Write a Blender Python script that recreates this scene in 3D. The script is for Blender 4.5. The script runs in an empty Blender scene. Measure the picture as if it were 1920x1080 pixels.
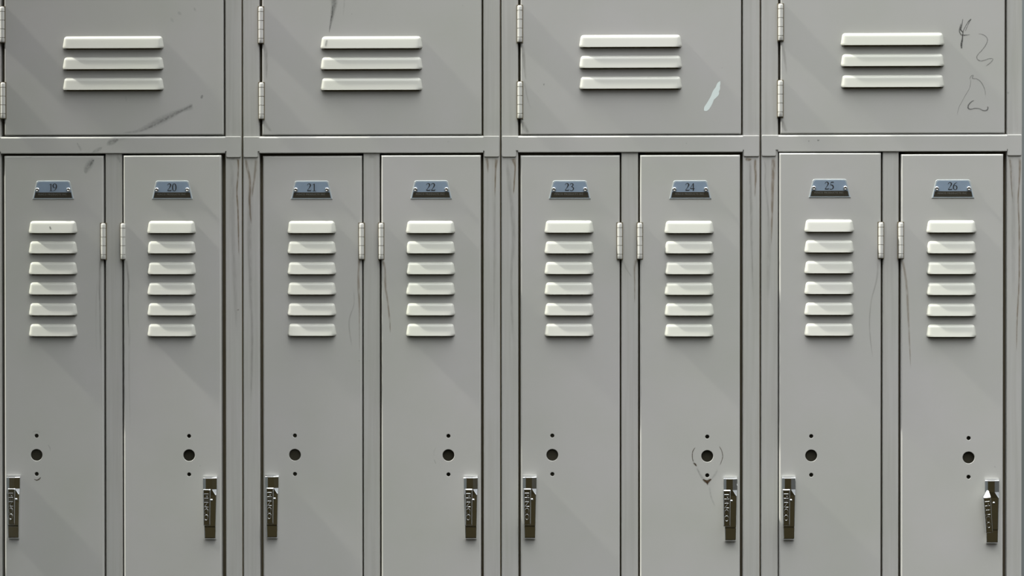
# A row of grey steel lockers: four units side by side. Measurements in millimetres, Z up, fronts at y = 0.
import bpy, math, random
from mathutils import Vector, Matrix, Euler
from mathutils.geometry import tessellate_polygon
random.seed(4)
C = bpy.context.scene.collection
K = 0.001

CAM={'yaw': 0.037524, 'pitch': -0.009122, 'roll': 0.000502, 'cx': 1.103685, 'cz': 1.322175, 'lens': 89.723752}
UNITS=[
 {'x0':-0.7,'x1':455.6,'pl':26.4,'pr':426.8,'rt':1550.1,'rb':1519.7,'tb':1512.1,'tl':23.0,'tr':428.5,'mu':[212.7,242.3]},
 {'x0':458.3,'x1':913.5,'pl':487.6,'pr':884.3,'rt':1549.7,'rb':1519.5,'tb':1512.1,'tl':485.2,'tr':885.4,'mu':[671.8,700.7]},
 {'x0':916.1,'x1':1370.5,'pl':945.8,'pr':1340.8,'rt':1549.7,'rb':1519.9,'tb':1511.9,'tl':942.4,'tr':1342.0,'mu':[1127.5,1157.2]},
 {'x0':1373.1,'x1':1828.3,'pl':1402.8,'pr':1802.0,'rt':1550.2,'rb':1520.1,'tb':1512.4,'tl':1399.0,'tr':1802.5,'mu':[1585.8,1613.7]},
]
UPPER=[
 {'l':32.5,'r':423.7,'b':1552.1,'lx':[136.4,318.7],'lz':[1705.9,1669.0,1632.4],'h':[[29.3,1780.5,1717.5],[30.5,1646.0,1582.6]]},
 {'l':492.2,'r':881.1,'b':1551.4,'lx':[595.7,777.6],'lz':[1704.2,1667.5,1630.8],'h':[[490.7,1778.5,1714.4],[491.5,1644.6,1580.4]]},
 {'l':949.8,'r':1337.9,'b':1551.3,'lx':[1052.9,1234.4],'lz':[1704.9,1668.3,1631.7],'h':[[948.8,1778.9,1714.5],[949.0,1644.5,1580.2]]},
 {'l':1406.6,'r':1798.2,'b':1551.6,'lx':[1511.4,1693.3],'lz':[1706.5,1669.7,1632.9],'h':[[1406.9,1779.7,1715.6],[1406.4,1645.4,1581.8]]},
]
LOWER=[
 {'n':19,'u':0,'l':31.8,'r':209.4,'t':1516.1,'lx':[74.4,164.6],'lz':[1378.8,1342.8,1305.9,1269.9,1232.9,1195.9],'pl':[120.0,1471.6,1438.9,73.9],'ho':[89.1,984.4],'hn':[48.5,948.2,835.2,24.4],'h':[209.6,1395.8,1332.3],'hs':'R'},
 {'n':20,'u':0,'l':245.7,'r':419.7,'t':1516.3,'lx':[288.1,375.6],'lz':[1378.6,1342.7,1305.8,1269.6,1233.0,1196.1],'pl':[333.3,1471.2,1438.6,72.8],'ho':[362.3,984.8],'hn':[400.4,948.2,836.0,25.2],'h':[245.1,1395.7,1332.3],'hs':'L'},
 {'n':21,'u':1,'l':493.2,'r':669.4,'t':1515.1,'lx':[536.5,624.1],'lz':[1378.4,1342.5,1305.7,1269.8,1233.0,1196.7],'pl':[580.3,1470.8,1438.3,73.9],'ho':[549.8,985.5],'hn':[509.6,950.4,837.3,24.2],'h':[669.0,1395.7,1332.1],'hs':'R'},
 {'n':22,'u':1,'l':703.9,'r':879.7,'t':1515.6,'lx':[747.0,835.3],'lz':[1378.2,1342.4,1305.6,1269.8,1233.1,1196.8],'pl':[792.3,1470.9,1438.4,73.1],'ho':[822.4,985.8],'hn':[862.2,949.8,837.6,25.0],'h':[703.7,1395.7,1332.0],'hs':'L'},
 {'n':23,'u':2,'l':949.8,'r':1124.7,'t':1515.1,'lx':[991.7,1079.6],'lz':[1378.6,1342.2,1305.8,1269.8,1233.1,1196.9],'pl':[1036.7,1470.5,1438.1,73.7],'ho':[1005.8,986.5],'hn':[966.1,950.6,838.0,24.5],'h':[1124.7,1395.7,1332.3],'hs':'R'},
 {'n':24,'u':2,'l':1160.3,'r':1335.8,'t':1515.1,'lx':[1203.0,1290.6],'lz':[1377.7,1342.1,1305.5,1269.3,1232.9,1196.3],'pl':[1248.7,1470.1,1437.8,73.5],'ho':[1278.5,985.3],'hn':[1318.8,949.2,835.5,24.4],'h':[1160.1,1395.6,1332.3],'hs':'L'},
 {'n':25,'u':3,'l':1404.5,'r':1582.4,'t':1518.1,'lx':[1448.2,1535.4],'lz':[1379.8,1343.5,1307.0,1270.7,1234.2,1197.6],'pl':[1492.6,1472.0,1439.7,73.2],'ho':[1460.6,986.6],'hn':[1420.8,950.8,838.2,24.3],'h':[1582.2,1396.1,1333.4],'hs':'R'},
 {'n':26,'u':3,'l':1617.5,'r':1795.3,'t':1515.6,'lx':[1661.6,1748.5],'lz':[1378.2,1341.9,1305.6,1269.0,1232.3,1195.6],'pl':[1707.7,1470.7,1438.5,73.9],'ho':[1735.5,983.8],'hn':[1775.5,947.1,833.3,25.1],'h':[1616.9,1396.1,1332.9],'hs':'L'},
]
MARKS=[
 ['U0','scuff',42,[[243.8,1556.5,1.4],[267.6,1558.8,4.7],[286.7,1565.8,9.4],[308.6,1576.2,13.2],[329.5,1586.5,11.3],[348.5,1595.9,7.6],[360.0,1599.7,8.5],[369.5,1603.4,11.3]]],
 ['U0','scuff',30,[[274.3,1558.3,1.9],[310.5,1575.2,3.8],[339.0,1590.3,3.8],[358.1,1599.7,2.8],[370.4,1606.2,3.8]]],
 ['U0','scuff',80,[[383.7,1616.6,2.8],[385.6,1620.4,4.3],[386.6,1623.2,1.9]]],
 ['U0','scuff',35,[[342.2,1769.7,2.8],[346.0,1767.8,5.7],[349.8,1764.9,1.9]]],
 ['U0','scuff',35,[[371.6,1778.0,1.9],[373.5,1773.3,3.8],[374.5,1770.5,0.9]]],
 ['U0','scuff',30,[[329.8,1760.3,1.9],[332.7,1755.6,4.7],[335.5,1750.8,0.9]]],
 ['U0','scuff',20,[[249.7,1621.7,3.8],[250.6,1610.4,1.9]]],
 ['R0','scuff',45,[[188.5,1521.2,1.9],[200.0,1526.3,6.6],[208.5,1531.0,1.9]]],
 ['R0','scuff',60,[[215.2,1534.8,2.8],[221.9,1538.6,9.4],[230.5,1542.3,8.5],[237.1,1545.2,1.9]]],
 ['R0','scuff',45,[[162.8,1539.7,1.4],[164.7,1534.9,2.8],[168.5,1529.2,3.8],[169.5,1523.6,1.9]]],
 ['R0','scuff',18,[[229.5,1542.4,5.7],[253.3,1547.0,2.8]]],
 ['L19','scuff',50,[[192.3,1510.3,4.7],[186.6,1502.7,11.3],[179.9,1492.3,10.4],[177.0,1483.8,2.8]]],
 ['L19','scuff',55,[[193.3,1509.3,0.9],[189.4,1504.6,3.8],[184.7,1496.1,1.9]]],
 ['L19','scuff',40,[[69.3,1513.4,0.9],[76.9,1512.9,2.4],[83.6,1514.3,0.9]]],
 ['L19','scuff',50,[[33.7,1435.7,1.9],[34.7,1431.0,1.9]]],
 ['U1','scuff',75,[[620.0,1795.8,13.2],[620.4,1782.6,9.4],[618.0,1769.5,7.1],[616.1,1756.3,4.7],[613.3,1743.1,2.8],[611.4,1731.8,0.9]]],
 ['U1','scuff',80,[[618.1,1780.8,1.4],[617.1,1766.6,1.9],[613.3,1747.8,1.4]]],
 ['U1','scuff',22,[[638.9,1794.8,2.8],[637.9,1776.9,2.8],[636.0,1761.8,0.9]]],
 ['U1','scuff',80,[[651.1,1765.6,1.9],[652.6,1765.1,1.9]]],
 ['U1','scuff',40,[[847.4,1779.8,1.9],[848.4,1778.8,1.9]]],
 ['U1','dirt',45,[[493.9,1715.3,2.8],[498.7,1701.1,5.7],[500.5,1677.6,4.7],[499.5,1649.3,2.8]]],
 ['U1','dirt',35,[[494.7,1578.5,5.7],[500.4,1568.1,5.7],[508.9,1557.7,2.8]]],
 ['U1','scuff',70,[[601.7,1553.7,1.4],[603.6,1552.3,2.8]]],
 ['U2','white',100,[[1273.2,1592.9,1.9],[1276.5,1596.2,8.5],[1282.1,1604.6,9.0],[1287.7,1615.8,7.6],[1292.4,1625.2,9.0],[1296.6,1631.7,8.5],[1298.0,1639.2,5.2],[1299.9,1643.4,1.9]]],
 ['U2','white',100,[[1284.9,1609.3,2.8],[1291.5,1617.7,6.6],[1296.2,1622.3,5.7],[1298.0,1626.1,1.9]]],
 ['U2','white',100,[[1294.3,1629.8,1.9],[1299.0,1637.3,3.8],[1300.8,1644.8,0.9]]],
 ['U2','scuff',90,[[990.0,1640.2,2.8],[992.3,1639.7,3.3]]],
 ['U2','dirt',50,[[951.9,1713.6,3.8],[954.7,1694.8,5.7],[957.5,1666.6,3.8],[959.4,1647.8,1.9]]],
 ['U2','dirt',50,[[951.8,1576.4,4.7],[956.5,1565.1,7.6],[964.1,1553.8,4.7]]],
 ['U2','dirt',25,[[956.6,1647.8,2.8],[961.3,1619.6,2.4],[968.8,1596.1,0.9]]],
 ['U2','scuff',35,[[1303.6,1668.2,1.9],[1305.5,1668.2,1.9]]],
 ['U3','dirt',35,[[1409.2,1711.9,3.8],[1412.9,1693.1,4.7],[1417.6,1655.7,1.9]]],
 ['U3','dirt',50,[[1408.3,1578.9,3.8],[1412.1,1565.8,6.6],[1418.6,1554.6,3.8]]],
 ['R3','scuff',90,[[1455.0,1539.0,2.4],[1457.3,1538.6,2.4]]],
 ['R3','scuff',90,[[1470.9,1541.3,1.9],[1472.7,1539.9,2.4],[1475.1,1541.8,1.4]]],
 ['R2','scuff',50,[[1240.9,1535.3,1.9],[1242.8,1535.3,1.9]]],
 ['R1','scuff',25,[[819.9,1539.1,1.9],[825.6,1539.1,1.9]]],
 ['U3','pencil',95,[[1724.9,1752.4,1.4],[1723.9,1745.2,1.1],[1722.3,1738.5,2.2],[1721.2,1733.1,2.5],[1724.9,1728.6,1.4],[1724.4,1721.1,1.7],[1723.9,1715.2,2.8],[1722.6,1707.7,3.3],[1722.8,1699.6,2.5]]],
 ['U3','pencil',85,[[1739.8,1752.1,2.2],[1735.1,1747.8,1.9],[1731.1,1741.9,1.1],[1726.5,1733.1,1.4],[1724.9,1727.7,1.7]]],
 ['U3','pencil',80,[[1739.8,1752.1,0.8],[1735.6,1745.1,1.1],[1732.4,1738.4,1.1],[1729.2,1730.4,1.4]]],
 ['U3','pencil',75,[[1721.7,1745.2,0.8],[1719.6,1735.8,1.7],[1719.1,1730.5,1.9],[1721.8,1724.8,2.2],[1728.4,1723.7,2.2],[1738.3,1724.8,0.8]]],
 ['U3','pencil',55,[[1751.6,1725.8,1.1],[1759.0,1724.9,1.4],[1765.4,1720.9,1.4],[1767.8,1715.0,1.4],[1764.9,1706.2,1.4],[1759.1,1698.2,1.4],[1752.7,1691.5,1.4],[1749.2,1685.6,1.4],[1751.1,1680.8,1.7],[1756.4,1678.6,1.7],[1764.4,1680.2,1.4],[1771.1,1682.6,1.4],[1777.2,1681.8,1.4],[1775.1,1677.5,1.4],[1769.8,1672.7,1.4],[1764.4,1669.2,0.8]]],
 ['U3','pencil',50,[[1736.5,1646.0,1.1],[1739.2,1651.9,1.4],[1743.1,1653.5,1.4],[1741.8,1648.1,1.7],[1748.5,1647.3,1.4],[1755.1,1643.3,1.4],[1760.5,1635.2,1.4],[1763.7,1625.9,1.1],[1764.5,1617.8,0.8]]],
 ['U3','pencil',38,[[1738.4,1646.0,1.1],[1738.4,1639.3,1.1],[1735.7,1628.6,1.1],[1729.9,1619.3,1.1],[1723.2,1607.2,1.1],[1717.9,1596.5,1.1],[1715.2,1583.1,0.8]]],
 ['U3','pencil',75,[[1745.3,1609.8,1.1],[1740.0,1607.2,1.7],[1735.2,1601.8,2.2],[1734.4,1596.2,2.2],[1738.4,1594.1,1.9],[1745.9,1595.6,1.4],[1753.9,1595.1,1.4],[1760.5,1591.8,1.7],[1766.7,1592.4,2.2],[1768.8,1596.1,2.2],[1768.0,1599.1,1.1]]],
 ['PR3','scuff',50,[[1804.7,1624.5,2.8],[1803.8,1620.8,2.8]]],
 ['PR0','rust',75,[[449.1,1510.7,3.8],[450.0,1498.4,2.8],[449.0,1474.8,2.8],[447.1,1451.2,2.8],[448.9,1422.9,2.8],[449.8,1389.8,2.4],[450.7,1337.9,1.4]]],
 ['PR0','dirt',50,[[432.0,1509.8,3.8],[449.1,1509.7,3.8]]],
 ['PR0','dirt',25,[[435.8,1507.9,3.8],[439.5,1470.1,7.6],[439.4,1394.6,9.4],[443.1,1300.1,7.6],[446.7,1186.7,1.9]]],
 ['PR0','rust',70,[[448.7,1243.4,2.8],[449.6,1241.5,2.8]]],
 ['PL1','rust',60,[[463.3,1510.7,3.8],[465.2,1496.5,4.7],[469.0,1479.5,4.7],[470.8,1460.6,4.7],[469.8,1432.3,3.8],[472.6,1394.5,1.9]]],
 ['PL1','rust',45,[[481.3,1510.6,3.8],[480.4,1493.6,4.7],[477.5,1470.0,3.8],[473.6,1441.7,2.8]]],
 ['PL1','dirt',35,[[471.8,1460.6,9.4],[469.7,1366.2,7.6],[471.5,1281.2,5.7],[474.2,1186.7,4.7],[471.2,1073.2,2.8]]],
 ['PR1','rust',75,[[907.6,1509.7,5.7],[906.6,1499.4,4.3],[905.7,1483.4,2.8],[904.7,1441.1,1.9]]],
 ['PR1','rust',55,[[888.7,1509.8,5.7],[891.5,1504.1,4.7],[892.5,1483.4,1.9]]],
 ['PR1','dirt',25,[[904.7,1450.5,2.8],[903.7,1337.6,3.8],[902.7,1186.9,1.9]]],
 ['PL2','rust',70,[[937.7,1509.7,8.5],[938.6,1504.0,5.7],[940.5,1492.7,2.8],[938.6,1464.5,2.8],[937.7,1445.7,0.9]]],
 ['PL2','dirt',32,[[925.4,1506.9,5.7],[932.9,1441.0,7.6],[937.6,1375.2,6.6],[933.8,1299.9,4.7],[935.6,1187.0,4.7]]],
 ['PR2','rust',65,[[1345.7,1508.8,3.8],[1349.5,1507.0,5.7],[1357.0,1506.9,1.9]]],
 ['PR2','rust',60,[[1362.6,1508.8,4.7],[1362.6,1494.7,4.7],[1363.5,1473.2,3.8],[1361.7,1440.4,1.9]]],
 ['PR2','dirt',35,[[1353.2,1506.0,4.7],[1354.2,1468.5,4.7],[1356.1,1393.5,4.7],[1358.9,1262.3,1.9]]],
 ['PL3','rust',60,[[1394.3,1509.7,5.7],[1394.3,1491.9,6.6],[1393.4,1468.5,5.7],[1392.5,1431.0,4.7],[1390.7,1356.0,1.9]]],
 ['PL3','dirt',30,[[1378.5,1506.0,1.9],[1381.3,1487.2,2.8],[1379.4,1463.8,2.8],[1383.2,1440.4,2.8],[1386.9,1374.8,5.7],[1385.1,1262.3,5.7]]],
 ['PR3','rust',60,[[1824.4,1508.8,4.7],[1824.4,1491.1,3.8],[1823.5,1463.0,2.8],[1821.7,1435.0,2.8],[1823.6,1383.7,2.8],[1823.7,1299.6,2.8],[1820.1,1224.9,2.4],[1819.2,1168.8,0.9]]],
 ['PR3','rust',40,[[1806.7,1508.8,3.8],[1808.6,1493.9,3.8],[1809.6,1467.7,2.4],[1812.4,1430.4,0.9]]],
 ['PR3','dirt',25,[[1810.4,1505.1,7.6],[1813.3,1411.7,7.6],[1813.5,1262.3,4.7]]],
 ['L19','dirt',50,[[205.3,1331.4,5.7],[203.4,1319.1,3.8],[202.3,1281.2,3.3],[203.2,1224.4,2.4],[204.0,1148.6,0.9]]],
 ['L19','dirt',18,[[199.5,1300.2,2.8],[195.6,1243.3,2.8],[196.4,1167.6,1.9]]],
 ['L20','dirt',50,[[249.1,1331.4,5.7],[252.0,1319.1,3.8],[254.8,1290.7,3.8],[253.8,1262.3,2.8],[254.6,1205.5,1.4]]],
 ['L21','rust',45,[[664.9,1331.1,4.7],[663.9,1318.9,3.3],[662.9,1300.0,3.8],[663.9,1276.4,4.7],[664.8,1243.4,2.4],[664.7,1167.9,0.9]]],
 ['L21','dirt',35,[[654.4,1276.4,1.9],[655.3,1252.8,1.9],[647.7,1229.3,2.4],[646.7,1210.4,2.4],[651.4,1177.4,1.9]]],
 ['L22','rust',50,[[706.5,1331.1,4.7],[710.2,1314.1,3.3],[711.1,1285.8,3.8],[714.9,1257.6,2.8],[718.6,1224.6,2.8],[719.6,1201.0,0.9]]],
 ['M2','rust',50,[[1153.8,1331.8,4.7],[1151.0,1318.6,3.3],[1151.0,1290.5,2.4],[1151.0,1252.9,1.4]]],
 ['M2','dirt',30,[[1129.4,1330.9,3.8],[1136.9,1313.9,2.8],[1146.3,1299.9,1.9]]],
 ['L25','dirt',35,[[1577.3,1330.6,3.8],[1575.5,1299.7,2.8],[1569.9,1276.3,2.4],[1566.2,1262.3,2.4],[1562.5,1224.8,2.4],[1564.4,1187.4,1.9],[1568.1,1159.3,1.4]]],
 ['L26','rust',42,[[1620.1,1330.6,4.7],[1623.9,1309.1,3.8],[1627.6,1281.0,4.3],[1629.5,1243.6,3.8],[1631.4,1206.1,2.8],[1634.3,1140.6,1.4]]],
 ['M0','scuff',35,[[233.3,1514.9,3.8],[238.0,1509.2,4.7],[239.0,1502.6,0.9]]],
 ['M1','dirt',35,[[680.2,1514.0,5.7],[692.5,1513.0,5.7]]],
 ['L24','grime',70,[[1257.9,1001.2,1.4],[1253.2,993.7,1.9],[1252.3,984.3,1.9],[1254.1,974.9,2.4]]],
 ['L24','grime',80,[[1254.1,973.9,2.8],[1257.9,970.2,4.3],[1259.8,967.4,0.9]]],
 ['L24','scuff',40,[[1259.8,964.5,2.8],[1264.4,956.1,3.3],[1270.1,946.7,3.8],[1273.8,943.9,1.9]]],
 ['L24','grime',65,[[1299.1,1003.2,1.4],[1303.8,994.7,1.9],[1305.7,984.4,1.9],[1302.9,975.0,1.6],[1300.1,968.4,0.9]]],
 ['L24','scuff',30,[[1297.2,961.8,2.8],[1291.6,952.4,3.8],[1285.1,943.9,2.8]]],
 ['L24','grime',95,[[1270.1,944.8,2.8],[1274.8,942.0,5.7],[1278.5,940.2,7.6],[1282.3,943.0,5.7],[1286.0,944.9,2.8]]],
 ['L24','grime',90,[[1278.5,940.2,4.7],[1279.0,934.5,1.9]]],
 ['L24','scuff',30,[[1282.3,931.7,2.8],[1285.1,914.8,2.8],[1292.6,896.0,2.4]]],
 ['L19','grime',80,[[84.2,941.7,1.4],[89.0,939.8,2.8],[93.8,941.7,3.3],[96.6,945.5,1.4]]],
 ['L19','scuff',45,[[109.2,1003.4,1.4],[113.0,996.8,1.9],[113.9,991.1,0.9]]],
 ['L19','scuff',35,[[81.5,1024.2,1.1],[86.3,1026.6,1.4],[92.0,1026.2,1.4],[95.9,1023.3,0.9]]],
 ['L20','scuff',70,[[381.2,965.2,1.4],[382.7,967.1,1.9]]],
 ['L22','scuff',50,[[796.9,978.5,1.1],[798.7,973.8,1.7],[800.6,970.0,0.9]]],
 ['L22','scuff',25,[[800.7,1000.2,1.1],[796.9,992.6,1.5],[796.9,983.2,0.9]]],
 ['L26','scuff',50,[[1780.5,966.8,2.8],[1782.3,968.6,2.8]]],
 ['L21','scuff',60,[[545.2,1024.2,1.1],[542.3,1020.4,0.9]]],
 ['L21','scuff',85,[[663.7,1152.8,1.9],[664.7,1151.9,2.4]]],
 ['L20','dirt',22,[[256.5,1224.4,3.8],[255.4,1129.7,2.8],[257.1,1035.0,1.9]]],
]


# ------------------------------------------------------------------ materials
def newmat(name):
    m = bpy.data.materials.new(name); m.use_nodes = True
    nt = m.node_tree; b = nt.nodes['Principled BSDF']
    return m, nt, b
def noise(nt, scale, detail=3, stretch=None, rough=.55, obj=True):
    tc = nt.nodes.new('ShaderNodeNewGeometry')
    n = nt.nodes.new('ShaderNodeTexNoise'); n.inputs['Scale'].default_value = scale
    n.inputs['Detail'].default_value = detail; n.inputs['Roughness'].default_value = rough
    if stretch:
        mp = nt.nodes.new('ShaderNodeMapping'); mp.inputs['Scale'].default_value = stretch
        nt.links.new(tc.outputs['Position'], mp.inputs['Vector']); nt.links.new(mp.outputs[0], n.inputs['Vector'])
    else:
        nt.links.new(tc.outputs['Position'], n.inputs['Vector'])
    return n
def ramp(nt, src, stops):
    r = nt.nodes.new('ShaderNodeValToRGB'); e = r.color_ramp.elements
    while len(e) < len(stops): e.new(.5)
    for k, (p, c) in enumerate(stops):
        e[k].position = p; e[k].color = (*c, 1) if len(c) == 3 else c
    nt.links.new(src, r.inputs['Fac']); return r
def paint_mat(name, base, rough=.42, var=.04, streak=0.0):
    m, nt, b = newmat(name)
    n1 = noise(nt, 5.0, 4)
    lo = tuple(c*(1-var) for c in base); hi = tuple(c*(1+var) for c in base)
    lo = (lo[0]*1.0, lo[1]*1.015, lo[2]*.99); hi = (hi[0], hi[1]*.985, hi[2]*1.02)
    r = ramp(nt, n1.outputs['Fac'], [(.3, lo), (.7, hi)])
    col = r.outputs['Color']
    if streak:
        n2 = noise(nt, 1.0, 4, (140, 140, 5))
        r2 = ramp(nt, n2.outputs['Fac'], [(.38, (1-streak, 1-streak*1.05, 1-streak*1.2)), (.6, (1, 1, 1))])
        mx = nt.nodes.new('ShaderNodeMix'); mx.data_type = 'RGBA'; mx.blend_type = 'MULTIPLY'
        mx.inputs['Factor'].default_value = 1
        nt.links.new(col, mx.inputs['A']); nt.links.new(r2.outputs['Color'], mx.inputs['B']); col = mx.outputs['Result']
    nt.links.new(col, b.inputs['Base Color'])
    n3 = noise(nt, 900, 2)
    bp = nt.nodes.new('ShaderNodeBump'); bp.inputs['Strength'].default_value = .06; bp.inputs['Distance'].default_value = .0004
    nt.links.new(n3.outputs['Fac'], bp.inputs['Height']); nt.links.new(bp.outputs[0], b.inputs['Normal'])
    b.inputs['Roughness'].default_value = rough
    b.inputs['Specular IOR Level'].default_value = .4
    return m
PAINT = (.485, .480, .455)
paint = paint_mat('grey_enamel', PAINT)
paint_post = paint_mat('grey_enamel_weathered', PAINT, var=.04, streak=.07)
paint_louver = paint_mat('grey_enamel_lit', (.55, .55, .50), rough=.4, var=.02)  # hood copy of the enamel, lightened to paint in sunlight
paint_hinge = paint_mat('grey_enamel_hinge', (.60, .595, .56), var=.03)
dark_in = paint_mat('gap_shade_brown', (.16, .135, .085), rough=.7)  # brown that paints the shade tone inside gaps and joints
backing = paint_mat('hole_shade_backing', (.024, .0205, .0105), rough=.8)  # flat dark tone for the shade seen through the holes
slot_shade = paint_mat('slot_shade_sheet', (.42, .36, .24), rough=.8)  # tone that lifts the shade seen in the louvre slots
inner = paint_mat('inner_paint', (.16, .15, .12), rough=.6)

def metal(name, col, rough, metallic=1.0):
    m, nt, b = newmat(name)
    n = noise(nt, 60, 3)
    r = ramp(nt, n.outputs['Fac'], [(.3, tuple(c*.93 for c in col)), (.7, col)])
    nt.links.new(r.outputs['Color'], b.inputs['Base Color'])
    b.inputs['Metallic'].default_value = metallic; b.inputs['Roughness'].default_value = rough
    return m
chrome = metal('chrome', (.80, .81, .82), .09)
chrome_worn = metal('worn_chrome', (.62, .63, .62), .2)
steel = metal('polished_rivet', (.9, .9, .9), .12)
alu = metal('plate_aluminium', (.27, .345, .44), .38, .15)
alu_rim = metal('plate_aluminium_rim', (.48, .53, .55), .35, .2)
ink = metal('black_ink', (.016, .016, .016), .5, 0)
strip_black = metal('dark_enamel_strip', (.030, .025, .014), .45, 0)
strip_text = metal('strip_lettering', (.17, .17, .155), .5, 0)

def mark_mat(name, col, nscale=(300, 300, 300), lo=.3, hi=.62, rough=.8):
    m, nt, b = newmat(name)
    b.inputs['Base Color'].default_value = (*col, 1); b.inputs['Roughness'].default_value = rough
    b.inputs['Specular IOR Level'].default_value = .1
    at = nt.nodes.new('ShaderNodeAttribute'); at.attribute_name = 'cover'
    n = noise(nt, 1.0, 3, nscale)
    r = ramp(nt, n.outputs['Fac'], [(lo, (0, 0, 0)), (hi, (1, 1, 1))])
    mu = nt.nodes.new('ShaderNodeMath'); mu.operation = 'MULTIPLY'
    nt.links.new(at.outputs['Fac'], mu.inputs[0]); nt.links.new(r.outputs['Color'], mu.inputs[1])
    nt.links.new(mu.outputs[0], b.inputs['Alpha'])
    return m
MK = {
 'scuff': mark_mat('dark_scuff', (.09, .095, .09), (260, 260, 260), .1, .85),
 'dirt': mark_mat('dirt_run', (.13, .115, .09), (250, 250, 60), .2, .6),
 'rust': mark_mat('rust_run', (.26, .185, .105), (250, 250, 60), .2, .55),
 'white': mark_mat('scraped_white', (.80, .88, .86), (500, 500, 500), .05, .25, .5),
 'grime': mark_mat('dark_brown_grime', (.065, .038, .018), (500, 500, 500), .1, .5),
 'pencil': mark_mat('pencil_line', (.03, .03, .03), (1500, 1500, 1500), .28, .55),
}
MKI = list(MK)

# ------------------------------------------------------------------ mesh builder
class MB:
    def __init__(s): s.v = []; s.f = []; s.m = []; s.c = {}; s.sm = []
    def add(s, verts, faces, mi=0, smooth=False, cover=None):
        o = len(s.v); s.v += [tuple(v) for v in verts]
        for f in faces: s.f.append(tuple(o+i for i in f)); s.m.append(mi); s.sm.append(smooth)
        if cover:
            for i, a in enumerate(cover): s.c[o+i] = a
        return s
    def box(s, x0, x1, y0, y1, z0, z1, mi=0):
        v = [(x, y, z) for x in (x0, x1) for y in (y0, y1) for z in (z0, z1)]
        return s.add(v, [(0, 1, 3, 2), (4, 6, 7, 5), (0, 4, 5, 1), (2, 3, 7, 6), (0, 2, 6, 4), (1, 5, 7, 3)], mi)
    def build(s, name, mats, parent=None, origin=(0, 0, 0), mesh=None):
        me = mesh
        if me is None:
            me = bpy.data.meshes.new(name)
            me.from_pydata([((x-origin[0])*K, (y-origin[1])*K, (z-origin[2])*K) for x, y, z in s.v], [], s.f)
            for m in (mats if isinstance(mats, (list, tuple)) else [mats]): me.materials.append(m)
            for p, mi, sm in zip(me.polygons, s.m, s.sm): p.material_index = mi; p.use_smooth = sm
            if s.c:
                at = me.attributes.new('cover', 'FLOAT', 'POINT')
                for i, a in s.c.items(): at.data[i].value = a
            me.update()
        o = bpy.data.objects.new(name, me); C.objects.link(o)
        place(o, parent, origin)
        return o
ORG = {}
def place(o, parent, origin):
    ORG[o.name] = origin
    if parent is not None:
        po = ORG[parent.name]; o.parent = parent
        o.location = [(a-b)*K for a, b in zip(origin, po)]
    else: o.location = [a*K for a in origin]

def rounded_rect_loop(x0, x1, z0, z1, r=0, n=4):
    if r <= 0: return [(x0, z0), (x1, z0), (x1, z1), (x0, z1)]
    out = []
    for cx, cz, a0 in ((x0+r, z0+r, 180), (x1-r, z0+r, 270), (x1-r, z1-r, 0), (x0+r, z1-r, 90)):
        for k in range(n+1):
            a = math.radians(a0+90*k/n); out.append((cx+r*math.cos(a), cz+r*math.sin(a)))
    return out
def offset_loop(loop, d):            # counter-clockwise loop, positive d = inward
    n = len(loop); out = []
    for i in range(n):
        a, b, c = Vector(loop[i-1]), Vector(loop[i]), Vector(loop[(i+1) % n])
        e1 = (b-a).normalized(); e2 = (c-b).normalized()
        n1 = Vector((-e1.y, e1.x)); n2 = Vector((-e2.y, e2.x))
        m = (n1+n2); m = m.normalized() if m.length > 1e-6 else n1
        k = d/max(.3, m.dot(n1)); out.append((b.x+m.x*k, b.y+m.y*k))
    return out
def densify(loop, bev):
    out = []; n = len(loop)
    for i in range(n):
        a, b = Vector(loop[i]), Vector(loop[(i+1) % n]); L = (b-a).length; out.append(tuple(a))
        if L > 8*bev:
            k = bev*1.7/L; out.append(tuple(a.lerp(b, k))); out.append(tuple(a.lerp(b, 1-k)))
    return out
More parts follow.
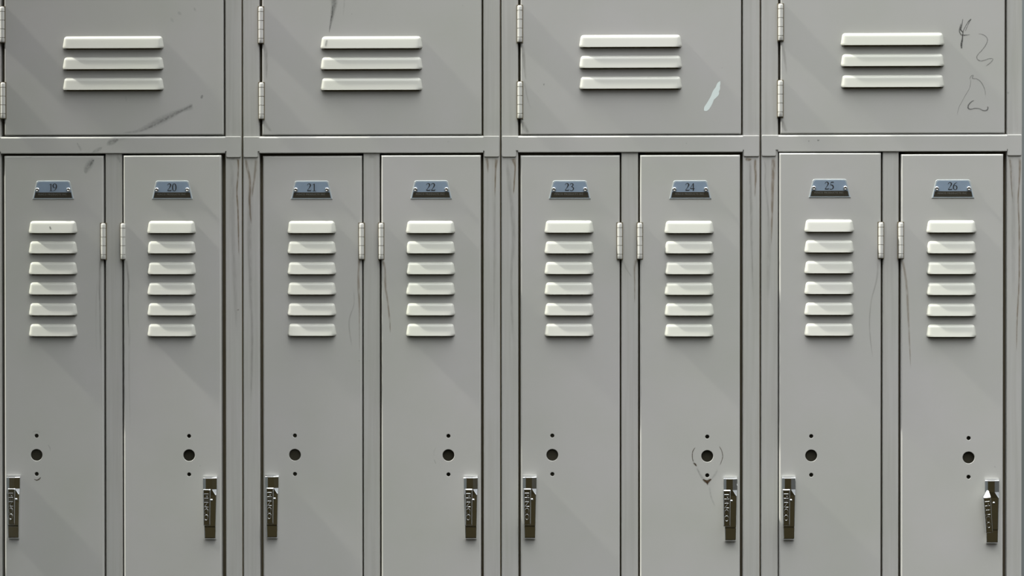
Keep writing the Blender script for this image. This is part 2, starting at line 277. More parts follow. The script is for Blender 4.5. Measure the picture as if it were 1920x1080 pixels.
def slab(mb, loop, yf, yb, bev, holes=(), mi=0, steps=3, hole_depth=1.2, hmi=0):
    """front plate facing -y with a rounded edge that rolls back to yb; holes go right through"""
    loop = densify(loop, bev); n = len(loop); rings = []
    for o_, d_ in ((1, 0), (.78, .07), (.45, .38), (.12, .72), (0, 1.15)):     # folded edge: short curve, slope, short curve
        rings.append((offset_loop(loop, bev*o_), yf+bev*d_))
    rings.append((loop, yb))
    vs = []
    for lp, y in rings: vs += [(x, y, z) for x, z in lp]
    fs = []
    for k in range(len(rings)-1):
        for i in range(n):
            j = (i+1) % n; fs.append((k*n+i, (k+1)*n+i, (k+1)*n+j, k*n+j))
    mb.add(vs, fs, mi, True)
    inner_loop = rings[0][0]
    polys = [[Vector((x, z, 0)) for x, z in inner_loop]] + [[Vector((x, z, 0)) for x, z in h] for h in holes]
    flat = [p for pl in polys for p in pl]
    tris = tessellate_polygon(polys)
    fixed = []
    for t in tris:
        a, b, c = (flat[i] for i in t)
        cr = (b-a).cross(c-a).z
        fixed.append(tuple(t) if cr > 0 else tuple(reversed(t)))
    mb.add([(p.x, yf, p.y) for p in flat], fixed, mi)
    for h in holes:
        m = len(h)
        hx = sum(q[0] for q in h)/m; hz = sum(q[1] for q in h)/m; sh = .5 if m > 4 else 0
        def inn(q):
            d = math.hypot(q[0]-hx, q[1]-hz); k = (d-sh)/d; return hx+(q[0]-hx)*k, hz+(q[1]-hz)*k
        v = [(x, yf, z) for x, z in h]+[(inn(q)[0], yf+.7, inn(q)[1]) for q in h]+[(inn(q)[0], yf+hole_depth+.7, inn(q)[1]) for q in h]
        mb.add(v, [(i, (i+1) % m, m+(i+1) % m, m+i) for i in range(m)]+[(m+i, m+(i+1) % m, 2*m+(i+1) % m, 2*m+i) for i in range(m)], hmi, True)
def circle(cx, cz, r, n=28): return [(cx+r*math.cos(2*math.pi*k/n), cz+r*math.sin(2*math.pi*k/n)) for k in range(n)]

W_NUM = 1.2
def catmull(P, sub=5):
    out = []
    n = len(P)
    for i in range(n-1):
        p0 = P[max(i-1, 0)]; p1 = P[i]; p2 = P[i+1]; p3 = P[min(i+2, n-1)]
        for k in range(sub):
            t = k/sub
            out.append(tuple(.5*((2*b)+(c-a)*t+(2*a-5*b+4*c-d)*t*t+(-a+3*b-3*c+d)*t**3) for a, b, c, d in zip(p0, p1, p2, p3)))
    out.append(tuple(P[-1])); return out
def ribbon(mb, pts, y, alpha, mi, soft=True, sub=5):
    """a stain or stroke lying on a surface: x, z, width along the path; its cover fades to the sides"""
    P = catmull(pts, sub); n = len(P); vs = []; cv = []; fs = []
    prof = [(-1, 0), (-.3, 1), (.3, 1), (1, 0)] if soft else [(-1, 1), (-.4, 1), (.4, 1), (1, 1)]
    for i, (x, z, w) in enumerate(P):
        a = Vector(P[max(i-1, 0)][:2]); b = Vector(P[min(i+1, n-1)][:2]); d = b-a
        d = d.normalized() if d.length > 1e-6 else Vector((0, -1)); nn = Vector((-d.y, d.x))
        h = max(w, .5)/2*(1.35 if soft else 1); end = min(1, min(i, n-1-i)/2) if soft else 1
        for u, c in prof:
            vs.append((x+nn.x*h*u, y, z+nn.y*h*u)); cv.append(c*alpha*(end if soft else 1))
    for i in range(n-1):
        for k in range(3):
            a = i*4+k; fs.append((a, a+1, a+5, a+4))
    mb.add(vs, fs, mi, False, cv)
def add_marks(mb, host, y, first=1):
    k = 0
    for h, m, a, pts in MARKS:
        if h == host:
            if m == 'grime': pts = [(px_, pz_, w_*.72) for px_, pz_, w_ in pts]
            ribbon(mb, pts, y-.12-.03*k, a/100*GAIN[m], first+MKI.index(m), soft=(m != 'white')); k += 1
GAIN = {'scuff': .72, 'dirt': .5, 'rust': .8, 'white': 1, 'pencil': .9, 'grime': 1}
MARKMATS = [MK[k] for k in MKI]

# ------------------------------------------------------------------ louvre hood
def louver_mesh(w, h, proud, name, step):
    NU, NV = 46, 18; r = min(5.5, h*.24); mb = MB(); vs = []; fs = []
    def spread(t): return .5-.5*math.cos(math.pi*t)
    def hw(t):
        a = w/2-.2-(w*.0+3.6)*(1-t/h)
        if t < r: a -= r-math.sqrt(max(0, r*r-(r-t)**2))
        if t > h-2.2: a -= (t-(h-2.2))*.75
        return a
    def hgt(x, t, a):
        top = step*(1-math.exp(-(t/2.3)**1.5))+(proud-step)*(t/h)
        d = max(0, a-abs(x)); side = (proud+3)*(1-math.exp(-d/4.6))
        k = 5.0
        return max(0, -math.log(math.exp(-top/ (k*.25))+math.exp(-side/(k*.25)))*(k*.25)) if d > 0 and t > 0 else 0
    for j in range(NV+1):
        t = h*(j/NV)**1.35; a = hw(t)
        for i in range(NU+1):
            x = -a+2*a*spread(i/NU); vs.append((x, -hgt(x, t, a)+.3, h-t))
    for j in range(NV):
        for i in range(NU):
            p = j*(NU+1)+i; fs.append((p, p+NU+1, p+NU+2, p+1))
    mb.add(vs, fs, 0, True)
    # sheet thickness: lip turned under and an inner skin
    n0 = NV*(NU+1); lip = [vs[n0+i] for i in range(NU+1)]
    inn = [(x, min(.3, y+1.1), z+.05) for x, y, z in lip]
    up = [(x*.97, min(.3, y+1.6+proud*.28), z+h*.45) for x, y, z in lip]
    m = NU+1
    mb.add(lip+inn+up, [(i, m+i, m+i+1, i+1) for i in range(NU)]+[(m+i, 2*m+i, 2*m+i+1, m+i+1) for i in range(NU)], 0, False)
    return mb
LV_LOW = louver_mesh(88.4, 21.8, 8.1, 'lv', 3.9); LV_UP = louver_mesh(182.2, 21.8, 8.1, 'lvu', 4.8)
lv_cache = {}

def add_louver(parent, cx, zb, kind, marks=()):
    src = LV_LOW if kind == 'low' else LV_UP
    mb = MB(); mb.v = src.v; mb.f = src.f; mb.m = src.m; mb.sm = src.sm
    if marks:                      # a scuff lying on the pressed hood itself
        mb = MB(); mb.add(src.v, src.f, 0, True); mb.sm = list(src.sm)
        for pts, alpha in marks:
            k0 = len(mb.v); ribbon(mb, pts, 0, alpha, 1)
            for k in range(k0, len(mb.v)):
                x, y, z = mb.v[k]
                near = min(src.v[:19*47], key=lambda q: (q[0]-x)**2+(q[2]-z)**2)
                mb.v[k] = (x, near[1]-.3, z)
        o = mb.build('vent_louver', [paint_louver, MK['scuff']], parent, (cx, 0, zb))
        for v, c in zip(o.data.vertices, mb.v): v.co = Vector(c)*K
        return o
    if kind not in lv_cache:
        o = mb.build('vent_louver', paint_louver, parent, (cx, 0, zb)); 
        # vertices above were written relative to the origin argument; rewrite them in local space
        for v, c in zip(o.data.vertices, src.v): v.co = Vector(c)*K
        lv_cache[kind] = o.data
    else:
        o = mb.build('vent_louver', paint_louver, parent, (cx, 0, zb), mesh=lv_cache[kind])
    return o

# ------------------------------------------------------------------ hinge
def hinge_mesh(hh):
    mb = MB(); R_ = 4.3; prof = []
    cuts = [0, .135, .38, .625, .87, 1]       # knuckle joints measured from the top
    for k in range(5):
        a = hh*(1-cuts[k]); b = hh*(1-cuts[k+1])
        if k == 0: prof += [(0.01, a), (R_*.62, a), (R_*.9, a-1.0), (R_, a-2.6)]
        else: prof += [(R_*.78, a-.3), (R_, a-.5)]
        if k < 4: prof += [(R_, b+.5), (R_*.78, b+.3)]
        else: prof += [(R_, b+.8), (R_*.85, b), (0.01, b)]
    n = 20; vs = []; fs = []
    for r, z in prof:
        for i in range(n):
            a = 2*math.pi*i/n
            vs.append((r*math.cos(a), -.2+r*math.sin(a)*.92, z))
    for k in range(len(prof)-1):
        for i in range(n):
            j = (i+1) % n; fs.append((k*n+i, k*n+j, (k+1)*n+j, (k+1)*n+i))
    mb.add(vs, fs, 0, True)
    for k in range(len(prof)-1):
        if prof[k][0] < R_*.8 and prof[k+1][0] < R_*.8 and prof[k][0] > 1: 
            for i in range(n): mb.m[k*n+i] = 1
    # the dark gap plate is added when the hinge is placed
    return mb
def add_hinge(parent, cx, zt, zb, yc):
    mb = MB(); s = hinge_mesh(zt-zb)
    mb.add([(x+cx, y+yc, z+zb) for x, y, z in s.v], s.f, 0, True); mb.m = list(s.m)
    mb.box(cx-5.6, cx+5.6, yc+(.0 if yc > -3 else 1.0), yc+6.0, zb-1.2, zt+1.0, 1)  # dark plate painted in as the shaded gap round the knuckles
    o = mb.build('hinge', [paint_hinge, dark_in], parent, (cx, yc, zb))
    o.data.set_sharp_from_angle(angle=math.radians(38))
    return o

# ------------------------------------------------------------------ writing
GL = {
 '1': (.42, [[(.07, .80, .02), (.17, .86, .045), (.27, .95, .06)], [(.265, .95, .10), (.265, .03, .10)], [(.10, .018, .036), (.43, .018, .036)]]),
 '2': (.5, [[(.045, .72, .035), (.085, .86, .05), (.19, .955, .06), (.31, .93, .09), (.375, .79, .13), (.34, .62, .11), (.22, .37, .06), (.05, .09, .05)],
            [(.045, .05, .095), (.41, .05, .095)], [(.40, .04, .06), (.46, .21, .02)]]),
 '3': (.48, [[(.06, .78, .03), (.12, .9, .05), (.22, .96, .055), (.33, .9, .09), (.36, .77, .11), (.30, .63, .07), (.17, .53, .035)],
             [(.17, .54, .035), (.31, .50, .06), (.40, .34, .12), (.38, .16, .10), (.27, .035, .06), (.13, .035, .06), (.05, .08, .07)]]),
 '4': (.5, [[(.33, .95, .05), (.03, .31, .04)], [(.015, .275, .075), (.46, .275, .075)], [(.335, .96, .11), (.335, 0, .11)]]),
 '5': (.48, [[(.15, .92, .09), (.42, .935, .09)], [(.155, .93, .035), (.085, .58, .035)],
             [(.085, .575, .03), (.20, .585, .07), (.33, .50, .10), (.385, .33, .12), (.35, .15, .10), (.22, .035, .06), (.09, .03, .06), (.035, .07, .07)]]),
 '6': (.5, [[(.43, .965, .02), (.27, .87, .05), (.13, .66, .09), (.07, .40, .115), (.10, .17, .10), (.20, .035, .06), (.31, .035, .06), (.405, .16, .10), (.425, .33, .115), (.37, .50, .09), (.27, .57, .05), (.16, .54, .04), (.09, .46, .03)]]),
 '0': (.5, [[(.245, .965, .045), (.13, .88, .075), (.075, .65, .11), (.07, .48, .115), (.085, .27, .11), (.14, .09, .075), (.245, .02, .045), (.35, .09, .075), (.41, .27, .11), (.42, .48, .115), (.41, .65, .11), (.355, .88, .075), (.245, .965, .045)]]),
}
g6 = GL['6'][1][0]; GL['9'] = (.5, [[(.49-x, .985-y, w) for x, y, w in g6]])
def numeral(txt, cx, zb, h, y):
    mb = MB(); hx = h*1.27; tot = sum(GL[c][0] for c in txt)*hx; x = cx-tot/2
    q = 0
    for c in txt:
        for st in GL[c][1]:
            P = catmull(st, 6 if len(st) > 2 else 2); n = len(P); vs = []
            yy = y-.02*q; q += 1
            for i, (a, b, w) in enumerate(P):
                p0 = Vector(P[max(i-1, 0)][:2]); p1 = Vector(P[min(i+1, n-1)][:2]); d = (p1-p0).normalized(); nn = Vector((-d.y, d.x))*w/2*W_NUM
                for s_ in (-1, 1):
                    vs.append((x+a*hx+nn.x*s_*h, yy, zb+(b+nn.y*s_)*h))
            m = len(vs)
            vs2 = vs+[(a, yy+.25, c2) for a, _, c2 in vs]
            fs = []
            for i in range(n-1):
                a = i*2; fs.append((a, a+1, a+3, a+2)); fs.append((a, a+2, m+a+2, m+a)); fs.append((a+1, m+a+1, m+a+3, a+3))
            fs.append((0, m, m+1, 1)); fs.append((m-2, m-1, 2*m-1, 2*m-2))
            mb.add(vs2, fs, 0)
        x += GL[c][0]*hx
    return mb
_txt = {}
def text_mesh(s, extrude, spacing=1.0, bevel=0):
    key = (s, extrude, spacing, bevel)
    if key in _txt: return _txt[key]
    cu = bpy.data.curves.new('lettering', 'FONT'); cu.body = s; cu.size = 1; cu.extrude = extrude; cu.bevel_depth = bevel; cu.bevel_resolution = 1
    cu.space_character = spacing; cu.align_x = 'CENTER'; cu.resolution_u = 3
    ob = bpy.data.objects.new('lettering', cu)
    C.objects.link(ob); dg = bpy.context.evaluated_depsgraph_get(); dg.update()
    me = bpy.data.meshes.new_from_object(ob.evaluated_get(dg))
    V = [tuple(v.co) for v in me.vertices]; F = [tuple(p.vertices) for p in me.polygons]
    C.objects.unlink(ob); bpy.data.objects.remove(ob); bpy.data.curves.remove(cu); bpy.data.meshes.remove(me)
    _txt[key] = (V, F); return V, F

# ------------------------------------------------------------------ parts on the doors
def number_plate(parent, n, cx, zt, zb, w, yf):
    h = zt-zb; top = w/2-6.6; bot = w/2
    def trap(ins):
        pts = []
        a = top-ins; b = bot-ins; z1 = zt-ins; z0 = zb+ins; r = 4.2
        # ccw from lower left, rounded upper corners
        pts += [(cx-b, z0), (cx+b, z0)]
        for k in range(5):
            t = math.radians(12+78*k/4); pts.append((cx+a-r+r*math.cos(t), z1-r+r*math.sin(t)))
        for k in range(5):
            t = math.radians(90+78*k/4); pts.append((cx-a+r+r*math.cos(t), z1-r+r*math.sin(t)))
        return pts
    mb = MB(); slab(mb, trap(0), yf-1.1, yf+.2, .5, mi=0)
    slab(mb, trap(1.9), yf-1.25, yf-.6, .15, mi=1)
    pl = mb.build('number_plate', [alu_rim, alu], parent, (cx, yf, zb))
    pl['label'] = 'small metal plate numbered %d' % n
    z1 = zb+12.0; z0 = zb+2.3
    def half(z): return bot-(bot-top)*(z-zb)/h-2.6
    sb = MB(); slab(sb, [(cx-half(z0), z0), (cx+half(z0), z0), (cx+half(z1), z1), (cx-half(z1), z1)], yf-1.4, yf-1.2, .1)
    V, F = text_mesh('PENCO PRODUCTS INC', .0, 1.25)
    s = 4.3; xs = max(v[0] for v in V)-min(v[0] for v in V); sx = 50.5/xs
    sb.add([(cx-1.5+v[0]*sx, yf-1.46, zb+7.0+v[1]*s) for v in V], F, 1)
    so = sb.build('name_strip', [strip_black, strip_text], pl, (cx, yf, z0)); so['label'] = 'dark strip with small maker lettering'
    nm = numeral(str(n), cx-.6, zb+14.3, 13.6, yf-1.42)
    no = nm.build('numerals', ink, pl, (cx, yf, zb+14)); no['label'] = 'black number %d' % n
    for sgn in (-1, 1):
        rb = MB(); rx = cx+sgn*(w/2-9.2)-.3; rz = zb+16.8; R0 = 3.9; vs = []; fs = []; m = 20
        prof = [(R0, 0), (R0*.96, 1.0), (R0*.8, 1.9), (R0*.58, 2.5), (R0*.46, 2.4), (R0*.36, 1.2), (0.01, .6)]
        for r, d in prof:
            for i in range(m):
                a = 2*math.pi*i/m; vs.append((rx+r*math.cos(a), yf-1.2-d, rz+r*math.sin(a)))
        for k in range(len(prof)-1):
            for i in range(m):
                j = (i+1) % m; fs.append((k*m+i, k*m+j, (k+1)*m+j, (k+1)*m+i))
        rb.add(vs, fs, 0, True); rb.build('rivet', steel, pl, (rx, yf, rz))
    return pl

def handle(parent, cx, zt, zb, w, yf, lever_yaw=0.0, lift=0.0, lshift=0.0, lean=0.0, drop=0.0, wedge=False):
    hh = zt-zb; a = w/2; D = 9.5
    # sections from the top down: (z, y of crest, x of outer edges l/r, x of crest l/r, y of shoulder)
    sec = [(0, -2.0, -a, a, -a+3.5, a-6.0, -1.5),
           (-.8, -4.5, -a, a, -a+3.5, a-6.2, -3.0),
           (-3.0, -D, -a, a, -a+5.2, a-8.6, -6.2),
           (-23, -D, -a, a-.1, -a+5.2, a-8.6, -6.2),
           (-33, -D-.3, -a+.2, a-.6, -a+1.6, a-2.0, -8.8),
           (-88, -D-.3, -a+2.0, a-1.9, -a+3.2, a-3.1, -8.8),
           (-90, -D+1.2, -a+2.1, a-2.0, -a+3.2, a-3.1, -7.4),
           (-hh+4, -D+1.4, -a+2.6, a-2.4, -a+3.7, a-3.5, -7.2),
           (-hh+2.6, -D+2, -a+2.7, a-2.5, -a+3.9, a-3.7, -6.6),
           (-hh, -3.0, -a+2.9, a-2.7, -a+4.4, a-4.8, -2.0)]
    mb = MB(); vs = []; fs = []
    for z, yc, xl, xr, cl, cr, ys in sec:
        for x, y in ((xl, .5), (xl, ys), (cl, yc), (cr, yc), (xr, ys), (xr, .5)): vs.append((cx+x, yf+y, zt+z))
    for k in range(len(sec)-1):
        for i in range(5): fs.append((k*6+i, (k+1)*6+i, (k+1)*6+i+1, k*6+i+1))
    fs.append((0, 1, 2, 3, 4, 5)); L0 = (len(sec)-1)*6; fs.append(tuple(L0+i for i in reversed(range(6))))
    mb.add(vs, fs, 0)
    h = mb.build('latch_handle', chrome, parent, (cx, yf, zb)); h['label'] = 'upright chrome latch handle'
    md = h.modifiers.new('soft edges', 'BEVEL'); md.width = .0005; md.segments = 2; md.limit_method = 'ANGLE'; md.angle_limit = math.radians(20)
    # lever
    x0 = cx-a+1.0+lshift; x1 = x0+13.4; z1 = zt-22.4-drop; z0 = zt-86.5-drop
    lb = MB(); c = (x0+x1)/2; y0 = yf-D-5.0
    loopv = [(x0, z0), (x1-1.2, z0), (x1, z0+3), (x1, z1), (x0, z1)] if False else [(x0+.6, z0), (x1-.6, z0), (x1, z1), (x0, z1)]
    slab(lb, loopv, y0, yf-D+1.2+(7 if wedge else 0), 1.5)
    if wedge:      # the raised catch that shows above a lever standing open
        lb.add([(x0+.5, y0+1.6, z1-.6), (x1-.5, y0+1.6, z1-.6), (x1-1.2, yf-D+6.5, z1+8.5), (x1-4.0, yf-D+6.5, z1+9), (x0+.5, yf-D+8, z1), (x1-.5, yf-D+8, z1)],
               [(0, 1, 2, 3), (0, 3, 4), (1, 5, 2), (3, 2, 5, 4)], 0)
    lo_ = lb.build('lever', chrome, h, (c, yf-D, z0))
    lo_.rotation_euler = (math.radians(-1.2+lift), math.radians(lean), math.radians(lever_yaw))
    V, F = text_mesh('PENCO', .01, 1.0, .035)
    xs = [v[0] for v in V]; wid = max(xs)-min(xs); s = 49.0/wid; hh_ = .72*s
    sy = 7.6/(.72)
    tb = MB()
    # reads from the top down: rotate a quarter turn clockwise
    tb.add([(c-.3+(v[1]-.36)*sy, y0-.25-v[2]*11, z1-32.0-v[0]*s) for v in V], [tuple(reversed(f)) for f in F], 0)
    to = tb.build('embossed_letters', chrome, h, (c, yf-D, z0)); to.rotation_euler = lo_.rotation_euler.copy()
    # small pin beside the lever
    pb = MB(); px, pz = x1+1.6, zt-42; R0 = 2.3; m = 16; vs = []; fs = []
    prof = [(R0, 0), (R0*.95, 1.6), (R0*.6, 2.4), (.01, 2.6)]
    for r, d in prof:
        for i in range(m):
            t = 2*math.pi*i/m; vs.append((px+r*math.cos(t), yf-D+.2-d, pz+r*math.sin(t)))
    for k in range(3):
        for i in range(m):
            j = (i+1) % m; fs.append((k*m+i, k*m+j, (k+1)*m+j, (k+1)*m+i))
    pb.add(vs, fs, 0, True); pb.build('pin', chrome, h, (px, yf-D, pz))
    return h

# ------------------------------------------------------------------ lockers
LABELS = [
 'grey metal locker with tall doors 19 and 20 below a scuffed wide upper door',
 'grey metal locker with tall doors 21 and 22, a dark scrape above its upper vents',
 'grey metal locker with tall doors 23 and 24, a white scrape on its upper door',
 'grey metal locker with tall doors 25 and 26, dark scrawls on its upper door']
TOP = 1876.0; UD_TOP = 1846.0; LOW = 155.0; BASE = 125.0
PB = 26.0      # how deep the front posts are
# how far each door stands off its closed position (degrees about its hinge)
SWING = {19: .25, 20: .9, 21: -.7, 22: .2, 23: .2, 24: .2, 25: .6, 26: .35}
PROUD = {19: -1.0, 20: -3.4, 21: -.9, 22: -3.3, 23: -1.0, 24: -3.0, 25: -2.5, 26: -2.9}          # how far each tall door's face stands out
LEVER = {19: 2.6, 20: .4, 21: 1.6, 22: 1.5, 23: .4, 24: -1.9, 25: -.3, 26: -1.0}     # sideways play of each lever
USWING = [0.1, .05, .05, .05]
for ui, u in enumerate(UNITS):
    ox = (u['x0']+u['x1'])/2
    root = bpy.data.objects.new('locker', None); C.objects.link(root)
    root.empty_display_size = .1
    place(root, None, (ox, 190, 0))
    root['label'] = LABELS[ui]; root['category'] = 'locker'; root['group'] = 'grey metal lockers in a row'
    # cabinet body: sides, back, top, floor, shelf, divider and the inner flanges that close the gaps
    b = MB(); x0, x1 = u['x0'], u['x1']; ym = (u['mu'][0]+u['mu'][1])/2
    D1 = 380.0; T = 1.2
    b.box(x0+.3, x0+.3+T, PB, D1, BASE, TOP, 2); b.box(x1-.3-T, x1-.3, PB, D1, BASE, TOP, 2); b.box(x0+.5, x1-.5, 2, D1, TOP-.2, TOP+1, 2)
    b.box(x0+.3, x1-.3, D1-T, D1, BASE, TOP, 0)
    for z in (BASE+6, (u['rt']+u['rb'])/2, TOP-2): b.box(x0+1.5, x1-1.5, PB, D1-T, z-T, z, 0)
    b.box(ym-T/2, ym+T/2, PB, D1-T, BASE+6, (u['rt']+u['rb'])/2, 0)
    if ui < 3: b.box(x1-.1, x1+1.4, 4.5, 6, BASE, TOP, 1)      # added strip, coloured as the shade in the joint to the next unit
    # flanges just behind the door edges, coloured as the shade in the gaps
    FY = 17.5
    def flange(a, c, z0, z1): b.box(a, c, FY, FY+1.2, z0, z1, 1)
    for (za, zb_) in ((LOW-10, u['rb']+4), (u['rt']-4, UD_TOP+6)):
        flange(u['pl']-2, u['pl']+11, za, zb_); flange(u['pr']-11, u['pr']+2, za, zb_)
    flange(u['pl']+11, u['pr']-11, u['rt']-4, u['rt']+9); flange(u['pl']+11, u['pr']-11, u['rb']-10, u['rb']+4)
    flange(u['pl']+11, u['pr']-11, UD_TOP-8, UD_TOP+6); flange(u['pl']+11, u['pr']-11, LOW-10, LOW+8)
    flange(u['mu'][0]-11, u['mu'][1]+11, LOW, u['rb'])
    b.build('cabinet_body', [inner, dark_in, paint], root, (ox, 190, BASE))
    # posts, folded channel with rounded front edges, standing on the floor
    for tagk, a, c in (('PL', x0, u['pl']), ('PR', u['pr'], x1)):
        mb = MB(); slab(mb, [(a, 0), (c, 0), (c, TOP), (a, TOP)], 0, PB, 1.5)
        add_marks(mb, tagk+str(ui), 0)
        mb.build('side_post', [paint_post]+MARKMATS, root, (a, 0, 0))
    mb = MB(); slab(mb, [(u['mu'][0], BASE+20), (u['mu'][1], BASE+20), (u['mu'][1], u['rb']+.5), (u['mu'][0], u['rb']+.5)], .8, PB, 1.3)
    add_marks(mb, 'M'+str(ui), .8); mb.build('centre_post', [paint_post]+MARKMATS, root, (u['mu'][0], 0, BASE+20))
    # cross bar with a tab hooked over each post
    zt, zb = u['rt'], u['rb']; tl, tr = u['tl'], u['tr']; yf = -1.9; r = 2.6; yf = -2.1
    loop = []
    def arc(cx_, cz_, a0, a1, rr, n=4):
        for k in range(n+1):
            t = math.radians(a0+(a1-a0)*k/n); loop.append((cx_+rr*math.cos(t), cz_+rr*math.sin(t)))
    e = .9
    arc(x0+e+r, u['tb']+r, 180, 270, r); arc(tl-r, u['tb']+r, 270, 360, r)
    loop += [(tl, zb+3.2), (tl+3.0, zb+3.2), (tl+3.2, zb)]
    loop += [(tr-3.4, zb), (tr-3.2, zb+3.2), (tr, zb+3.2)]
    arc(tr+r, u['tb']+r, 180, 270, r); arc(x1-e-r, u['tb']+r, 270, 360, r)
    loop += [(x1-e, zt-1.3), (x1-e-.9, zt-.6), (u['pr'], zt-.6), (u['pr']-.5, zt-2), (u['pl']+.5, zt-2), (u['pl'], zt-.6), (x0+e+.9, zt-.6), (x0+e, zt-1.3)]
    mb = MB(); slab(mb, loop, yf, -.05, 1.0)
    # the bar proper between the posts: rolled top edge
    prof = [(12, zt)]+[(yf+3.0, zt), (yf+2.3, zt-.25), (yf+.35, zt-2.3), (yf, zt-2.8), (yf-.15, zt-3.4)]+[(yf-.15, zb+1.2), (yf+.2, zb+.4), (yf+1, zb+.05), (1, zb)]
    n = len(prof); xa, xb = u['pl']+.2, u['pr']-.2
    mb.add([(x, y, z) for x in (xa, xb) for y, z in prof], [(i, n+i, n+i+1, i+1) for i in range(n-1)]+[tuple(range(n)), tuple(reversed(range(n, 2*n)))], 0, False)
    mb.box(xa, xb, -.4, PB-4, zb+.6, zt-.6, 0)
    add_marks(mb, 'R'+str(ui), yf-.15)
    mb.build('cross_bar', [paint]+MARKMATS, root, (ox, 0, zb))
    for nm, za, zc in (('top_rail', UD_TOP+3, TOP-.5), ('bottom_rail', BASE, LOW-3)):
        mb = MB(); slab(mb, [(u['pl'], za), (u['pr'], za), (u['pr'], zc), (u['pl'], zc)], 0, PB-2, 1.5); mb.build(nm, paint, root, (ox, 0, za))
    # wide upper door, hinged on its left
    d = UPPER[ui]; YF = -.5
    lcx = (d['lx'][0]+d['lx'][1])/2
    holes = [[(lcx-84, z-1.9), (lcx+84, z-1.9), (lcx+84, z+11), (lcx-84, z+11)] for z in d['lz']]
    mb = MB(); slab(mb, [(d['l'], d['b']), (d['r'], d['b']), (d['r'], UD_TOP), (d['l'], UD_TOP)], YF, 15.5, 2.0, holes)
    add_marks(mb, 'U'+str(ui), YF)
    for z in d['lz']: mb.box(lcx-88, lcx+88, 3.5, 4.5, z-8, z+14, 2+len(MARKMATS))  # added sheets that set the shade tone in the slots
    door = mb.build('locker_door', [paint]+MARKMATS+[backing, slot_shade], root, (d['h'][0][0], 4, d['b']))
    door['label'] = ['upper door with a long dark scuff', 'upper door with a dark scrape above the vents', 'upper door with a white scrape', 'upper door with dark scrawls'][ui]
    for zi, z in enumerate(d['lz']):
        o = add_louver(door, lcx, z, 'up', [([(-78, 15.5, 3), (-79.5, 9, 4), (-81, 2.5, 2.5)], .5)] if ui == 1 and zi == 0 else ()); o.location.y += (YF)*K
    for hx, z1, z0 in d['h']: add_hinge(root, hx, z1, z0, -2.2)
    door.rotation_euler = (0, 0, -math.radians(USWING[ui]))
    # two tall doors
    for q in [q for q in LOWER if q['u'] == ui]:
        YF = PROUD[q['n']]
        lcx = (q['lx'][0]+q['lx'][1])/2; hx, hz = q['ho']
        holes = [[(lcx-38, z-1.9), (lcx+38, z-1.9), (lcx+38, z+11), (lcx-38, z+11)] for z in q['lz']]
        holes += [circle(hx, hz, 10.9), circle(hx, hz+34, 4.0, 18), circle(hx, hz-34, 4.0, 18)]
        mb = MB(); slab(mb, [(q['l'], LOW), (q['r'], LOW), (q['r'], q['t']), (q['l'], q['t'])], YF, 15.5, 2.6, holes)
        add_marks(mb, 'L'+str(q['n']), YF)
        for z in q['lz']: mb.box(lcx-42, lcx+42, 3.5, 4.5, z-8, z+14, 2+len(MARKMATS))
        mb.box(hx-17, hx+17, 2.2, 3.4, hz-46, hz+46, 1+len(MARKMATS))      # added sheet, coloured as the shade inside the holes
        left = q['hs'] == 'L'
        door = mb.build('locker_door', [paint]+MARKMATS+[backing, slot_shade], root, (q['h'][0], 4, LOW))
        door['label'] = 'tall door numbered %d' % q['n']
        for zi, z in enumerate(q['lz']):
            o = add_louver(door, lcx, z, 'low', [([(-5, 12, 1.5), (-4, 9, 3.2), (-2, 6, 1.5)], 1.0)] if q['n'] == 19 and zi == 0 else ()); o.location.y += YF*K
        add_hinge(root, q['h'][0], q['h'][1], q['h'][2], -2.6 if YF > -1.5 else -4.4)
        sw = math.radians(SWING[q['n']])*(-1 if left else 1)
        door.rotation_euler = (0, 0, sw)
        # plate and handle sit on the door face and follow its small swing
        def on_door(o, x):
            base = Vector(((x-q['h'][0])*K, (YF-4)*K)); ca, sa = math.cos(sw), math.sin(sw)
            nx = base.x*ca-base.y*sa; ny = base.x*sa+base.y*ca
            o.location.x += nx-base.x; o.location.y += ny-base.y; o.rotation_euler.z = sw
        p = number_plate(root, q['n'], *q['pl'], YF); on_door(p, q['pl'][0])
        hk = dict(lever_yaw=0, lift=0, lshift=LEVER[q['n']])
        if q['n'] == 26: hk.update(lever_yaw=4, lift=6.5, lean=-5, drop=7.0, wedge=True)
        hd = handle(root, *q['hn'], YF, **hk); on_door(hd, q['hn'][0])

# ------------------------------------------------------------------ the place around them and added shade blockers
def struct(name, mb, m):
    o = mb.build(name, m); o['kind'] = 'structure'; return o
concrete = paint_mat('asphalt_floor', (.010, .0082, .0042), rough=1, var=.15)
concrete.node_tree.nodes['Principled BSDF'].inputs['Specular IOR Level'].default_value = 0
plaster = paint_mat('grey_wall', (.23, .25, .25), rough=.8, var=.08)
mb = MB(); mb.box(-6000, 8000, -16000, 900, -60, 0); struct('floor', mb, concrete)
mb = MB(); mb.box(-4000, 6000, 520, 640, 0, 3000); struct('wall_back', mb, plaster)

mb = MB(); mb.box(-2600, 150, -2400, -240, 2900, 2960); struct('added_shade_slab', mb, plaster)  # unseen overhead slab, added to shade the left units
mb = MB(); mb.box(-450, -340, -1500, 520, 0, 1150); struct('added_shade_wall', mb, plaster)  # unseen low wall, added to darken the lower left

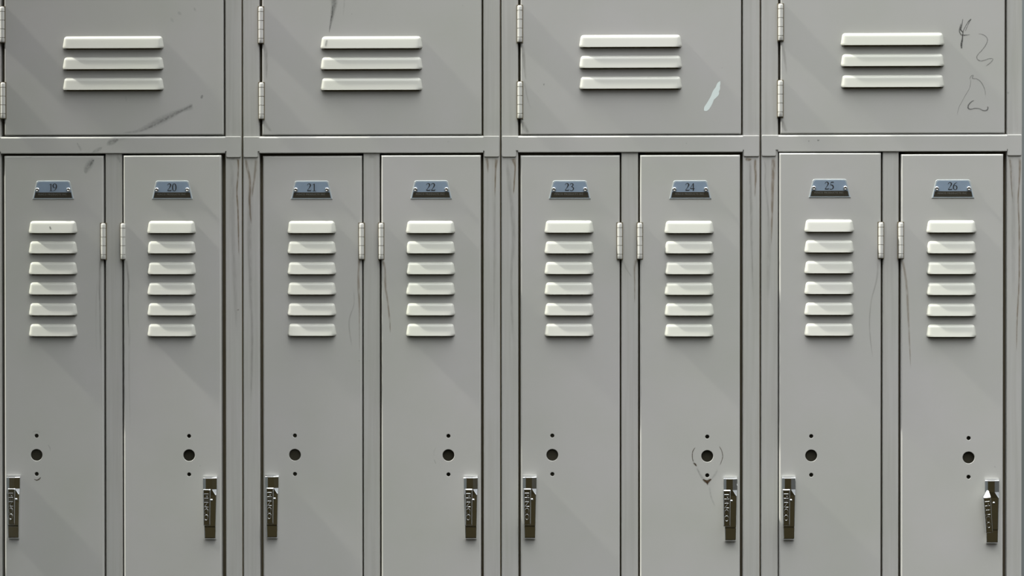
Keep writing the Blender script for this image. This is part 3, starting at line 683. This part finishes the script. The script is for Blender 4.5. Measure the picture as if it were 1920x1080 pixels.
# ------------------------------------------------------------------ light
w = bpy.data.worlds.new('open_sky'); bpy.context.scene.world = w; w.use_nodes = True
nt = w.node_tree; bg = nt.nodes['Background']
tc = nt.nodes.new('ShaderNodeTexCoord'); sp = nt.nodes.new('ShaderNodeSeparateXYZ')
nt.links.new(tc.outputs['Generated'], sp.inputs[0])
r = ramp(nt, sp.outputs['Z'], [(0, (.016, .0130, .006)), (.2, (.030, .026, .017)), (.50, (.55, .58, .60)), (.80, (2.2, 2.25, 2.25)), (1.0, (5.2, 5.3, 5.2))])
# open to the sides, dark buildings opposite
ab = nt.nodes.new('ShaderNodeMath'); ab.operation = 'ABSOLUTE'; nt.links.new(sp.outputs['X'], ab.inputs[0])
r2 = ramp(nt, ab.outputs[0], [(.35, (0, 0, 0)), (.8, (.06, .067, .073))])
mx = nt.nodes.new('ShaderNodeMix'); mx.data_type = 'RGBA'; mx.blend_type = 'ADD'; mx.inputs['Factor'].default_value = 1
nt.links.new(r.outputs['Color'], mx.inputs['A']); nt.links.new(r2.outputs['Color'], mx.inputs['B'])
nt.links.new(mx.outputs['Result'], bg.inputs['Color']); bg.inputs['Strength'].default_value = 1.70

def sun(name, direction, energy, angle, col):
    l = bpy.data.lights.new(name, 'SUN'); l.energy = energy; l.angle = math.radians(angle); l.color = col
    o = bpy.data.objects.new(name, l); C.objects.link(o)
    o.rotation_euler = Vector(direction).to_track_quat('-Z', 'Y').to_euler(); o.location = (-1, -1, 4)
sun('sun', (.70, .026, -.71), 6.0, 2.4, (1.0, .99, .89))

cam = bpy.data.cameras.new('camera'); co = bpy.data.objects.new('camera', cam); C.objects.link(co)
cam.lens = CAM['lens']; cam.sensor_width = 36; cam.clip_start = .01
cy, cp, cr = CAM['yaw'], CAM['pitch'], CAM['roll']
Rm = Matrix.Rotation(cy, 3, 'Z') @ Matrix.Rotation(cp, 3, 'X') @ Matrix.Rotation(cr, 3, 'Y')
Rm = Rm @ Matrix.Rotation(math.pi/2, 3, 'X')
co.matrix_world = Matrix.Translation((CAM['cx'], -4.5, CAM['cz'])) @ Rm.to_4x4()
sc = bpy.context.scene; sc.camera = co
sc.view_settings.view_transform = 'Standard'; sc.view_settings.look = 'None'
sc.view_settings.exposure = 0; sc.view_settings.gamma = 1
